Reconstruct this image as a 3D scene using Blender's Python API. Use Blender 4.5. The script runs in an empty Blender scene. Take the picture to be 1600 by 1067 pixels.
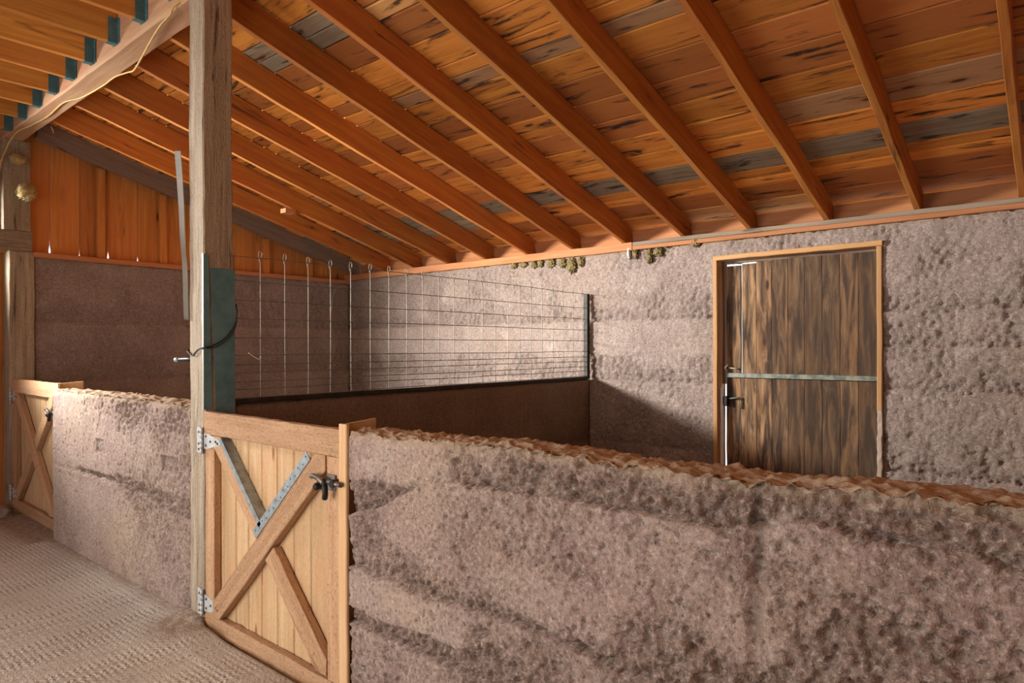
import bpy, bmesh, math, random
from mathutils import Vector, Matrix, noise, Euler
SC = bpy.context.scene
COL = SC.collection
R = math.radians

# ------------------------------------------------------------------ materials
class NT:
    def __init__(s, name):
        s.m = bpy.data.materials.new(name); s.m.use_nodes = True
        s.t = s.m.node_tree; s.n = s.t.nodes; s.n.clear()
        s.out = s.n.new('ShaderNodeOutputMaterial'); s.b = s.n.new('ShaderNodeBsdfPrincipled')
        s.t.links.new(s.b.outputs[0], s.out.inputs[0])
        s.tc = s.n.new('ShaderNodeTexCoord'); s.oi = s.n.new('ShaderNodeObjectInfo')
    def L(s, a, b): s.t.links.new(a, b)
    def setin(s, sock, v):
        if hasattr(v, 'default_value') or hasattr(v, 'is_linked'): s.L(v, sock)
        else: sock.default_value = v
    def coords(s, scale=(1, 1, 1), rnd=True):
        mp = s.n.new('ShaderNodeMapping'); s.L(s.tc.outputs['Object'], mp.inputs[0])
        mp.inputs['Scale'].default_value = scale
        if rnd:
            c = s.n.new('ShaderNodeVectorMath'); c.operation = 'SCALE'
            cb = s.n.new('ShaderNodeCombineXYZ')
            for i in range(3): s.L(s.oi.outputs['Random'], cb.inputs[i])
            s.L(cb.outputs[0], c.inputs[0]); c.inputs[3].default_value = 37.0
            s.L(c.outputs[0], mp.inputs['Location'])
        return mp.outputs[0]
    def shift(s, vec, val, k=53.0):
        cb = s.n.new('ShaderNodeCombineXYZ')
        for i in range(3): s.L(val, cb.inputs[i])
        c = s.n.new('ShaderNodeVectorMath'); c.operation = 'SCALE'; s.L(cb.outputs[0], c.inputs[0]); c.inputs[3].default_value = k
        a = s.n.new('ShaderNodeVectorMath'); a.operation = 'ADD'; s.L(vec, a.inputs[0]); s.L(c.outputs[0], a.inputs[1])
        return a.outputs[0]
    def noise(s, vec, scale, detail=4, rough=.55, dist=0):
        x = s.n.new('ShaderNodeTexNoise'); s.L(vec, x.inputs['Vector'])
        x.inputs['Scale'].default_value = scale; x.inputs['Detail'].default_value = detail
        x.inputs['Roughness'].default_value = rough; x.inputs['Distortion'].default_value = dist
        return x.outputs[0]
    def voro(s, vec, scale, out='Distance', rnd=1.0):
        x = s.n.new('ShaderNodeTexVoronoi'); s.L(vec, x.inputs['Vector']); x.inputs['Scale'].default_value = scale
        x.inputs['Randomness'].default_value = rnd
        return x.outputs[out]
    def rmp(s, v, a, b, c=0., d=1., smooth=True):
        x = s.n.new('ShaderNodeMapRange'); x.interpolation_type = 'SMOOTHSTEP' if smooth else 'LINEAR'
        s.L(v, x.inputs[0])
        for i, k in enumerate((a, b, c, d)): x.inputs[i + 1].default_value = k
        return x.outputs[0]
    def math(s, op, a, b=0.0):
        x = s.n.new('ShaderNodeMath'); x.operation = op; s.setin(x.inputs[0], a); s.setin(x.inputs[1], b)
        return x.outputs[0]
    def mix(s, f, a, b, mode='MIX'):
        x = s.n.new('ShaderNodeMix'); x.data_type = 'RGBA'; x.blend_type = mode
        s.setin(x.inputs[0], f)
        for sock, v in ((x.inputs[6], a), (x.inputs[7], b)):
            if isinstance(v, (tuple, list)): sock.default_value = tuple(v) + ((1,) if len(v) == 3 else ())
            else: s.L(v, sock)
        return x.outputs[2]
    def island(s):
        g = s.n.new('ShaderNodeNewGeometry'); return g.outputs['Random Per Island']
    def attr(s, name):
        a = s.n.new('ShaderNodeAttribute'); a.attribute_name = name
        sp = s.n.new('ShaderNodeSeparateColor'); s.L(a.outputs['Color'], sp.inputs[0]); return sp.outputs
    def bump(s, h, strength=.3, dist=.01, prev=None):
        x = s.n.new('ShaderNodeBump'); s.L(h, x.inputs['Height']); x.inputs['Strength'].default_value = strength
        x.inputs['Distance'].default_value = dist
        if prev: s.L(prev, x.inputs['Normal'])
        return x.outputs[0]
    def fin(s, col, rough=.8, normal=None, metal=0., spec=.3):
        if isinstance(col, (tuple, list)): s.b.inputs['Base Color'].default_value = tuple(col) + (1,)
        else: s.L(col, s.b.inputs['Base Color'])
        s.setin(s.b.inputs['Roughness'], rough); s.b.inputs['Metallic'].default_value = metal
        s.b.inputs['Specular IOR Level'].default_value = spec
        if normal: s.L(normal, s.b.inputs['Normal'])
        return s.m

def wood(name, c1, c2, c3, knots=.5, stain=None, stain_amt=.5, isl=0.0, isl_cols=None, obj_var=.15, soft=.15, bump=.35, rough=.8, stain_scale=(1.2, 9, 9), knot_col=(.10, .035, .012), grain=1.0, speck=0.0):
    """grain runs along local X"""
    s = NT(name)
    v = s.coords((1, 1, 1))
    if isl: ir = s.island(); v = s.shift(v, ir)
    def sc(k):
        m = s.n.new('ShaderNodeVectorMath'); m.operation = 'MULTIPLY'; s.L(v, m.inputs[0]); m.inputs[1].default_value = k; return m.outputs[0]
    wob = s.noise(sc((1.5, 5, 5)), 1.0, 2)
    vg = s.math('MULTIPLY', wob, .6)
    gv = s.shift(sc((1.6, 26, 26)), vg, 2.0)
    g1 = s.noise(gv, 1.0, 5, .6)
    g2 = s.noise(sc((3.0, 160, 160)), 1.0, 3, .6)
    big = s.noise(sc((.7, 4, 4)), 1.0, 3)
    col = s.mix(s.rmp(g1, .32, .68), c1, c2)
    col = s.mix(s.math('MULTIPLY', s.rmp(big, .42, .7), .7), col, c3)
    if isl_cols:
        acc = None
        for i, (thr, cc) in enumerate(isl_cols):
            f = s.math('GREATER_THAN', ir, thr)
            col = s.mix(s.math('MULTIPLY', f, .75), col, cc)
    hsv = s.n.new('ShaderNodeHueSaturation'); s.L(col, hsv.inputs['Color'])
    val = s.rmp(s.oi.outputs['Random'], 0, 1, 1 - obj_var, 1 + obj_var, False)
    if isl:
        w = s.n.new('ShaderNodeTexWhiteNoise'); w.noise_dimensions = '1D'; s.L(ir, w.inputs['W'])
        val = s.math('MULTIPLY', val, s.rmp(w.outputs[0], 0, 1, 1 - isl, 1 + isl, False))
    s.L(val, hsv.inputs['Value']); col = hsv.outputs[0]
    fine = s.rmp(g2, .35, .75)
    col = s.mix(s.math('MULTIPLY', fine, .28 * grain), col, s.mix(.5, col, tuple(x * .25 for x in c2), 'MIX'))
    if stain:
        sn = s.noise(sc(stain_scale), 1.0, 5, .62, .6)
        th = 1 - stain_amt
        f = s.rmp(sn, .325 - soft / 2 + .5 * th, .325 + soft / 2 + .5 * th)
        col = s.mix(f, col, stain)
    if knots:
        kv = sc((2.1, 6.5, 6.5))
        kd = s.voro(kv, 1.0); kc = s.n.new('ShaderNodeSeparateColor'); s.L(s.voro(kv, 1.0, 'Color'), kc.inputs[0])
        pick = s.math('LESS_THAN', kc.outputs[0], knots)
        kf = s.math('MULTIPLY', s.rmp(kd, .05, .13, 1, 0), pick)
        halo = s.math('MULTIPLY', s.math('MULTIPLY', s.rmp(kd, .1, .34, 1, 0), pick), .35)
        col = s.mix(halo, col, tuple(x * 2.6 for x in knot_col)); col = s.mix(kf, col, knot_col)
    h = s.math('ADD', s.math('MULTIPLY', g1, .6), s.math('MULTIPLY', g2, .5))
    if speck:
        sp = s.noise(sc((60, 110, 110)), 1.0, 3, .7)
        col = s.mix(s.math('MULTIPLY', s.rmp(sp, .54, .68), speck), col, tuple(x * .3 for x in c2))
        col = s.mix(s.math('MULTIPLY', s.rmp(sp, .30, .42, 1, 0), speck * .8), col, tuple(min(1, x * 1.35) for x in c1))
        h = s.math('ADD', h, s.math('MULTIPLY', sp, .8))
    return s.fin(col, rough, s.bump(h, bump, .006), spec=.25)

def earth(name, smooth, roughc, pale, dust, tint, streak=.5):
    s = NT(name); v = s.coords((1, 1, 1), False)
    at = s.attr('wear')
    n1 = s.noise(v, 3.0, 5); n2 = s.noise(v, 26, 5, .65); n3 = s.noise(v, 140, 4, .6); n4 = s.noise(v, 1.1, 3)
    st = s.coords((38, 38, 1.6), False); ns = s.noise(st, 1.0, 4, .6)
    n5 = s.noise(v, 62, 5, .7); n6 = s.noise(v, 260, 2, .6)
    rg = s.math('ADD', at[0], s.math('MULTIPLY', s.math('SUBTRACT', n2, .5), 1.6))
    rf = s.math('MULTIPLY', s.rmp(rg, .15, 1.15), .9)
    col = s.mix(s.rmp(n1, .35, .68), smooth, tint)
    col = s.mix(s.math('MULTIPLY', s.rmp(n4, .45, .7), .45), col, dust)
    col = s.mix(rf, col, roughc)
    sm = s.math('SUBTRACT', 1.0, at[0])
    pf = s.math('MULTIPLY', s.math('MULTIPLY', s.rmp(ns, .55, .8), sm), streak)
    col = s.mix(pf, col, pale)
    wf = s.math('MULTIPLY', s.rmp(s.noise(v, 5.5, 5, .7), .54, .76), .45)
    col = s.mix(wf, col, pale)
    g = s.rmp(n5, .50, .70); col = s.mix(s.math('MULTIPLY', g, .7), col, pale)
    g = s.rmp(n5, .32, .47, 1, 0); col = s.mix(s.math('MULTIPLY', g, .75), col, tuple(x * .45 for x in roughc))
    speck = s.rmp(n3, .58, .70)
    col = s.mix(s.math('MULTIPLY', speck, .45), col, pale)
    dk = s.rmp(n3, .32, .43, 1, 0)
    col = s.mix(s.math('MULTIPLY', dk, .5), col, tuple(x * .4 for x in roughc))
    col = s.mix(s.math('MULTIPLY', at[1], s.rmp(n2, .25, .6, .45, 1)), col, dust)
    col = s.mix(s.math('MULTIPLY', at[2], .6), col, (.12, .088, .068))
    h = s.math('ADD', s.math('MULTIPLY', n5, 1.0), s.math('MULTIPLY', n3, .7))
    h = s.math('ADD', h, s.math('MULTIPLY', n6, .35))
    h = s.math('MULTIPLY', h, s.math('ADD', s.math('MULTIPLY', at[0], .35), .45))
    h = s.math('ADD', h, s.math('MULTIPLY', s.math('MULTIPLY', ns, sm), .3))
    return s.fin(col, .95, s.bump(h, .8, .012), spec=.12)

def plain(name, c, rough=.5, metal=0., var=.25, scale=12, c2=None, bump=.15):
    s = NT(name); v = s.coords()
    n = s.noise(v, scale, 5, .6)
    c2 = c2 or tuple(x * (1 - var) for x in c)
    col = s.mix(s.rmp(n, .35, .68), c, c2)
    return s.fin(col, rough, s.bump(s.noise(v, scale * 6, 3), bump, .003), metal)

M = {}
M['rafter'] = wood('rafter_pine', (.49, .195, .038), (.36, .128, .026), (.40, .118, .03), knots=.22, stain=(.10, .04, .018), stain_amt=.30, obj_var=.18)
M['joist'] = wood('joist_pine', (.68, .31, .06), (.52, .21, .038), (.60, .21, .045), knots=.15, stain=(.12, .05, .02), stain_amt=.26, obj_var=.2)
M['deck'] = wood('roof_boards', (.74, .32, .06), (.58, .205, .035), (.66, .235, .05), knots=.8, stain=(.06, .030, .02), stain_amt=.44, isl=.24,
                 isl_cols=[(.55, (.40, .135, .042)), (.80, (.66, .36, .13)), (.95, (.38, .22, .12))], stain_scale=(2.2, 16, 16))
M['deckgrey'] = wood('weathered_roof_board', (.33, .26, .175), (.23, .175, .115), (.28, .225, .16), knots=.35, stain=(.035, .026, .02), stain_amt=.44, isl=.12, stain_scale=(3.0, 15, 15))
M['plate'] = wood('plate_pine', (.50, .23, .10), (.40, .16, .06), (.46, .20, .10), knots=.3, stain=(.2, .09, .04), stain_amt=.25)
M['plategrey'] = wood('weathered_plate', (.33, .26, .18), (.22, .17, .12), (.27, .22, .17), knots=.2, stain=(.07, .055, .04), stain_amt=.38)
M['beam'] = wood('beam_fir', (.50, .31, .18), (.41, .23, .12), (.42, .18, .10), knots=.12, stain=(.30, .12, .06), stain_amt=.33, stain_scale=(.9, 8, 8))
M['post'] = wood('old_post', (.40, .335, .245), (.25, .20, .14), (.33, .265, .18), knots=.3, stain=(.075, .055, .036), stain_amt=.38, bump=.9, stain_scale=(1.6, 34, 34), grain=1.7, speck=.45)
M['greyrafter'] = wood('weathered_rafter', (.29, .20, .14), (.21, .14, .10), (.25, .185, .145), knots=.2, stain=(.06, .035, .025), stain_amt=.35)
M['gable'] = wood('gable_boards', (.64, .27, .065), (.50, .185, .042), (.57, .20, .055), knots=.4, stain=(.16, .06, .025), stain_amt=.25, isl=.16)
M['gatewood'] = wood('gate_boards', (.56, .39, .225), (.46, .295, .15), (.51, .325, .17), knots=.75, stain=(.40, .24, .12), stain_amt=.25, isl=.09, bump=.3, knot_col=(.24, .12, .06), speck=.3)
M['gateframe'] = wood('gate_frame', (.52, .325, .185), (.40, .235, .125), (.45, .26, .145), knots=.4, stain=(.28, .15, .08), stain_amt=.30, bump=.6, knot_col=(.22, .10, .045), grain=1.4, speck=.6)
M['doorwood'] = wood('stall_door_boards', (.36, .225, .12), (.24, .135, .065), (.30, .155, .07), knots=.45, stain=(.052, .032, .021), stain_amt=.71, soft=.34, isl=.55, stain_scale=(2.6, 20, 20), bump=.5, knot_col=(.05, .025, .015), grain=1.4)
M['doorframe'] = wood('door_frame', (.56, .33, .15), (.46, .25, .10), (.50, .27, .12), knots=.15, stain=(.30, .15, .07), stain_amt=.25)
M['worn'] = wood('worn_white_wood', (.55, .45, .37), (.40, .31, .24), (.5, .4, .32), knots=0, stain=(.22, .15, .1), stain_amt=.4)
M['jamb'] = wood('jamb_board', (.66, .46, .26), (.56, .36, .18), (.60, .37, .19), knots=.3, stain=None)
M['earth'] = earth('rammed_concrete', (.365, .28, .235), (.205, .145, .115), (.57, .48, .415), (.47, .36, .245), (.315, .225, .195), .8)
M['earthback'] = earth('rammed_concrete_back', (.36, .285, .245), (.25, .19, .16), (.56, .495, .445), (.35, .265, .19), (.295, .23, .20))
M['earthdark'] = earth('dark_concrete', (.235, .18, .14), (.165, .125, .10), (.33, .26, .205), (.24, .18, .125), (.19, .14, .11), .7)  # darker, browner concrete for the partition
M['earthend'] = earth('brown_concrete', (.31, .25, .225), (.23, .18, .16), (.45, .39, .35), (.30, .235, .195), (.26, .205, .19), .5)
M['galv'] = plain('galvanised_steel', (.38, .44, .46), .5, .6, .35, 25)
M['hinge'] = plain('bright_hinge_steel', (.60, .64, .64), .5, .35, .25, 25)
M['teal'] = plain('teal_painted_steel', (.06, .15, .17), .55, .2, .4, 14, (.10, .20, .21))
M['tealsheet'] = plain('weathered_teal_sheet', (.13, .26, .28), .6, .05, .4, 9, (.08, .19, .215))
M['rustangle'] = plain('dark_angle_steel', (.055, .05, .042), .6, .5, .4, 20)
M['wire'] = plain('galvanised_wire', (.36, .36, .31), .7, .1, .3, 8, (.46, .45, .38))
M['wiredark'] = plain('dull_wire', (.20, .20, .17), .55, .45, .3, 8)
M['flash'] = plain('bent_flashing', (.42, .45, .43), .5, .45, .35, 10, (.36, .41, .40))
M['black'] = plain('black_iron', (.035, .033, .03), .45, .6, .3, 20)
M['iron'] = plain('worn_iron', (.24, .21, .185), .45, .7, .5, 30, (.09, .075, .065))
M['cable'] = plain('black_cable', (.03, .034, .032), .5, 0, .3, 20)
M['yellow'] = plain('yellow_cord', (.55, .34, .10), .5, 0, .2, 20)
M['straw'] = plain('dry_straw', (.58, .44, .20), .9, 0, .4, 30)
M['moss'] = plain('olive_lumps', (.155, .12, .045), .95, 0, .4, 18, (.25, .20, .095), .6)
M['string'] = plain('white_string', (.75, .72, .65), .8, 0, .1)
M['bar'] = plain('scuffed_green_bar', (.24, .25, .20), .55, .4, .5, 16, (.08, .10, .085))
M['holes'] = plain('punched_holes', (.02, .02, .02), .9)
M['soil'] = plain('dark_dirt', (.19, .145, .105), 1.0, 0, .4, 30, None, .6)

def floor_mat():
    s = NT('packed_dirt'); v = s.coords((1, 1, 1), False)
    n1 = s.noise(v, 1.7, 5); n2 = s.noise(v, 22, 5, .65); n3 = s.noise(v, 120, 3)
    at = s.attr('wear')
    stripes = s.noise(s.coords((7.5, .35, 1), False), 1.0, 2, .5)
    # cleat marks: short bars across each track, staggered
    wv = s.n.new('ShaderNodeTexWave'); wv.bands_direction = 'Y'; s.L(v, wv.inputs[0]); wv.inputs['Scale'].default_value = 10.5
    wv.inputs['Distortion'].default_value = 3.0; wv.inputs['Detail'].default_value = 2; wv.inputs['Detail Scale'].default_value = 2.2
    wx = s.n.new('ShaderNodeTexWave'); wx.bands_direction = 'X'; s.L(v, wx.inputs[0]); wx.inputs['Scale'].default_value = 8.2
    wx.inputs['Distortion'].default_value = 1.6; wx.inputs['Detail'].default_value = 1.5
    cleat = s.math('MULTIPLY', wv.outputs[1], s.rmp(wx.outputs[1], .1, .8, .2, 1))
    amt = s.rmp(stripes, .38, .62, .1, 1)
    amt = s.math('MULTIPLY', amt, s.math('SUBTRACT', 1.0, at[0]))
    cl = s.math('MULTIPLY', cleat, amt)
    lines = s.rmp(s.noise(s.coords((22, .22, 1), False), 1.0, 2, .5), .40, .46, 1, 0)
    lines = s.math('MULTIPLY', s.math('MULTIPLY', lines, s.math('SUBTRACT', 1.0, at[0])), .5)
    col = s.mix(s.rmp(n1, .3, .7), (.62, .595, .54), (.52, .495, .44))
    col = s.mix(s.math('MULTIPLY', s.rmp(n2, .35, .7), .5), col, (.66, .635, .585))
    col = s.mix(s.math('MULTIPLY', s.rmp(n3, .35, .5, 1, 0), .3), col, (.32, .26, .19))
    col = s.mix(s.math('MULTIPLY', at[0], s.rmp(n2, .3, .6, .3, .9)), col, (.27, .185, .125))
    h = s.math('ADD', s.math('MULTIPLY', cl, .55), s.math('ADD', s.math('MULTIPLY', n2, .55), s.math('MULTIPLY', n3, .4)))
    h = s.math('SUBTRACT', h, lines)
    return s.fin(col, .97, s.bump(h, .8, .022), spec=.1)
M['floor'] = floor_mat()

# ------------------------------------------------------------------ object helpers
def finish(name, bm, mat, parent=None, mw=None, smooth=False, mats=None):
    me = bpy.data.meshes.new(name); bm.normal_update(); bm.to_mesh(me); bm.free()
    o = bpy.data.objects.new(name, me); COL.objects.link(o)
    for m in (mats or [mat]): me.materials.append(m)
    if smooth:
        for p in me.polygons: p.use_smooth = True
    if parent: o.parent = parent
    if mw is not None: o.matrix_local = mw
    return o
def tag(o, label, cat, group=None, kind=None):
    o['label'] = label; o['category'] = cat
    if group: o['group'] = group
    if kind: o['kind'] = kind
    return o
def struct(o):
    o['kind'] = 'structure'; return o
def empty(name, loc, rz=0):
    o = bpy.data.objects.new(name, None); COL.objects.link(o); o.location = loc; o.rotation_euler = (0, 0, rz); o.empty_display_size = .1
    return o

def timber(bm, L, w, t, ch=.004, n=6, jit=.0015, seed=0, x0=0., mw=None, mi=0, wfun=None):
    """swept chamfered rectangle: length along X, width along Y, thickness along Z, centred in Y and Z"""
    rnd = random.Random(seed); rings = []
    for i in range(n + 1):
        x = x0 + L * i / n
        ww = w * (wfun(i / n) if wfun else 1)
        a, b = ww / 2, t / 2
        dy, dz = rnd.uniform(-jit, jit), rnd.uniform(-jit, jit)
        p = [(-a + ch, -b), (a - ch, -b), (a, -b + ch), (a, b - ch), (a - ch, b), (-a + ch, b), (-a, b - ch), (-a, -b + ch)]
        ring = []
        for (y, z) in p:
            c = Vector((x, y + dy + rnd.uniform(-jit, jit) * .5, z + dz + rnd.uniform(-jit, jit) * .5))
            ring.append(bm.verts.new(mw @ c if mw else c))
        rings.append(ring)
    fs = []
    for i in range(n):
        for k in range(8):
            fs.append(bm.faces.new((rings[i][k], rings[i + 1][k], rings[i + 1][(k + 1) % 8], rings[i][(k + 1) % 8])))
    fs.append(bm.faces.new(rings[0])); fs.append(bm.faces.new(list(reversed(rings[-1]))))
    for f in fs: f.material_index = mi
    return fs
def frame(p0, p1, up):
    """matrix: X along p0->p1, Y along up (width), Z thickness"""
    p0, p1 = Vector(p0), Vector(p1); x = (p1 - p0).normalized(); u = Vector(up); y = (u - x * u.dot(x)).normalized(); z = x.cross(y)
    m = Matrix((x, y, z)).transposed().to_4x4(); m.translation = p0; return m
def beam(name, p0, p1, up, w, t, mat, parent=None, ch=.004, n=8, jit=.0015, seed=None, wfun=None):
    bm = bmesh.new(); L = (Vector(p1) - Vector(p0)).length
    timber(bm, L, w, t, ch, n, jit, seed if seed is not None else hash(name + str(tuple(round(v, 2) for v in p0))) & 9999 if False else int(abs(sum(v * (i + 3) * 97 for i, v in enumerate(p0)))) % 9999, wfun=wfun)
    bmesh.ops.recalc_face_normals(bm, faces=bm.faces)
    return finish(name, bm, mat, parent, frame(p0, p1, up))
def tube_bm(bm, pts, r, seg=6, mi=0, caps=True):
    pts = [Vector(p) for p in pts]; rings = []; prev = None
    for i, p in enumerate(pts):
        d = (pts[min(i + 1, len(pts) - 1)] - pts[max(i - 1, 0)]).normalized()
        if prev is None: a = d.orthogonal().normalized()
        else: a = (prev - d * prev.dot(d)).normalized()
        prev = a; b = d.cross(a)
        rr = r[i] if isinstance(r, (list, tuple)) else r
        rings.append([bm.verts.new(p + (a * math.cos(2 * math.pi * k / seg) + b * math.sin(2 * math.pi * k / seg)) * rr) for k in range(seg)])
    for i in range(len(rings) - 1):
        for k in range(seg):
            f = bm.faces.new((rings[i][k], rings[i][(k + 1) % seg], rings[i + 1][(k + 1) % seg], rings[i + 1][k])); f.material_index = mi; f.smooth = True
    if caps:
        bm.faces.new(list(reversed(rings[0]))).material_index = mi; bm.faces.new(rings[-1]).material_index = mi
def tube(name, pts, r, mat, parent=None, seg=6, loc=None):
    bm = bmesh.new(); o = Vector(loc) if loc else Vector()
    tube_bm(bm, [Vector(p) - o for p in pts], r, seg)
    ob = finish(name, bm, mat, parent); ob.location = o; return ob
def spline(pts, n=6):
    pts = [Vector(p) for p in pts]; out = []
    for i in range(len(pts) - 1):
        p0, p1, p2, p3 = pts[max(i - 1, 0)], pts[i], pts[i + 1], pts[min(i + 2, len(pts) - 1)]
        for k in range(n):
            t = k / n
            out.append(.5 * ((2 * p1) + (p2 - p0) * t + (2 * p0 - 5 * p1 + 4 * p2 - p3) * t * t + (3 * p1 - p0 - 3 * p2 + p3) * t ** 3))
    out.append(pts[-1]); return out
def box_bm(bm, a, b, bev=0, mi=0, mw=None):
    r = bmesh.ops.create_cube(bm, size=1); vs = r['verts']
    for v in vs:
        v.co = Vector([a[i] + (b[i] - a[i]) * (v.co[i] + .5) for i in range(3)])
        if mw: v.co = mw @ v.co
    fs = list({f for v in vs for f in v.link_faces})
    for f in fs: f.material_index = mi
    if bev:
        r = bmesh.ops.bevel(bm, geom=list({e for v in vs for e in v.link_edges}), offset=bev, segments=1, affect='EDGES')
        for f in r['faces']: f.material_index = mi
def box(name, a, b, mat, parent=None, bev=.002):
    bm = bmesh.new(); c = Vector([(a[0] + b[0]) / 2, (a[1] + b[1]) / 2, min(a[2], b[2])])
    box_bm(bm, Vector(a) - c, Vector(b) - c, bev)
    o = finish(name, bm, mat, parent); o.location = c; return o
def lump(name, loc, rad, mat, seed=0, sub=3, amp=.35, fr=2.2, parent=None):
    bm = bmesh.new(); bmesh.ops.create_icosphere(bm, subdivisions=sub, radius=1)
    off = Vector((seed * 3.1, seed * 1.7, seed * .9))
    for v in bm.verts:
        n = v.co.normalized(); k = 1 + amp * noise.fractal(n * fr + off, 1, 2, 4)
        v.co = Vector((n.x * rad[0], n.y * rad[1], n.z * rad[2])) * k
    o = finish(name, bm, mat, parent, smooth=True); o.location = loc; return o

# ------------------------------------------------------------------ the cast earth walls
def sstep(a, b, x):
    t = max(0., min(1., (x - a) / (b - a))); return t * t * (3 - 2 * t)
def interp(pts, x):
    if x <= pts[0][0]: return pts[0][1]
    for (a, b), (c, d) in zip(pts, pts[1:]):
        if x <= c: return b + (d - b) * (x - a) / (c - a)
    return pts[-1][1]
def pits(p, f, rough):
    """voids left between the stones of a badly tamped layer: a flat face with holes, more of them where rough"""
    n = noise.noise(p * f) + .55 * noise.noise(p * (f * 2.2) + Vector((7, 3, 1))) + .35 * noise.noise(p * (f * 4.7) + Vector((1, 9, 4)))
    return min(.75, max(0., n - (.62 - .85 * rough)))
def pebble(p, f):
    return .42 - noise.voronoi(p * f)[0][0]
def earth_disp(u, z, lines, seed, base=.2, gain=1.0, hs=.10, mask=None, f=24):
    """outward displacement and roughness of a tamped layer wall at (u, z)"""
    p = Vector((u, z, seed * 5.3)); low = noise.noise(p * 1.3); mid = noise.noise(p * 4.0 + Vector((3, 1, 2)))
    zb, zt = -1, 9
    for ln in lines:
        zz = interp(ln, u) + .012 * noise.noise(Vector((u * 9, seed, 2.))) + .006 * noise.noise(Vector((u * 30, seed, 5.)))
        if zz <= z: zb = max(zb, zz)
        else: zt = min(zt, zz)
    h = z - zb if zb > -1 else .5; ht = zt - z
    m = sstep(-.5, .4, low + .5 * mid + .25)
    r = math.exp(-h / (hs * (1 + 1.0 * mid))) * (.6 + .4 * m)
    g = base * (.45 + .55 * sstep(-.35, .45, low * .6 + mid * .7)) * (1 if h > .02 else .6)
    rough = min(1., r + g)
    if mask: rough = min(1., rough * mask(u, z))
    rough = .12 + .88 * rough
    w = sstep(.45, .85, rough)
    d = gain * (-.026 * pits(p, f, rough) - .012 * pits(p + Vector((9, 5, 0)), f * .42, rough * .9) + w * .030 * pebble(p, 24) + w * .014 * pebble(p, 52) - .007 * w + .004 * mid + .0035 * noise.noise(p * 14) + .0016 * noise.noise(p * 70))
    if zt < 9: d += gain * .007 * math.exp(-ht / .022) * (1 - .5 * rough)     # lip on top of the layer below
    if zb > -1 and h < .035: d -= gain * .024 * (1 - h / .035) * (.3 + .7 * m) * (.2 + .8 * rough) * (.4 + abs(noise.noise(p * 11)) * 1.6)
    return d, rough

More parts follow.
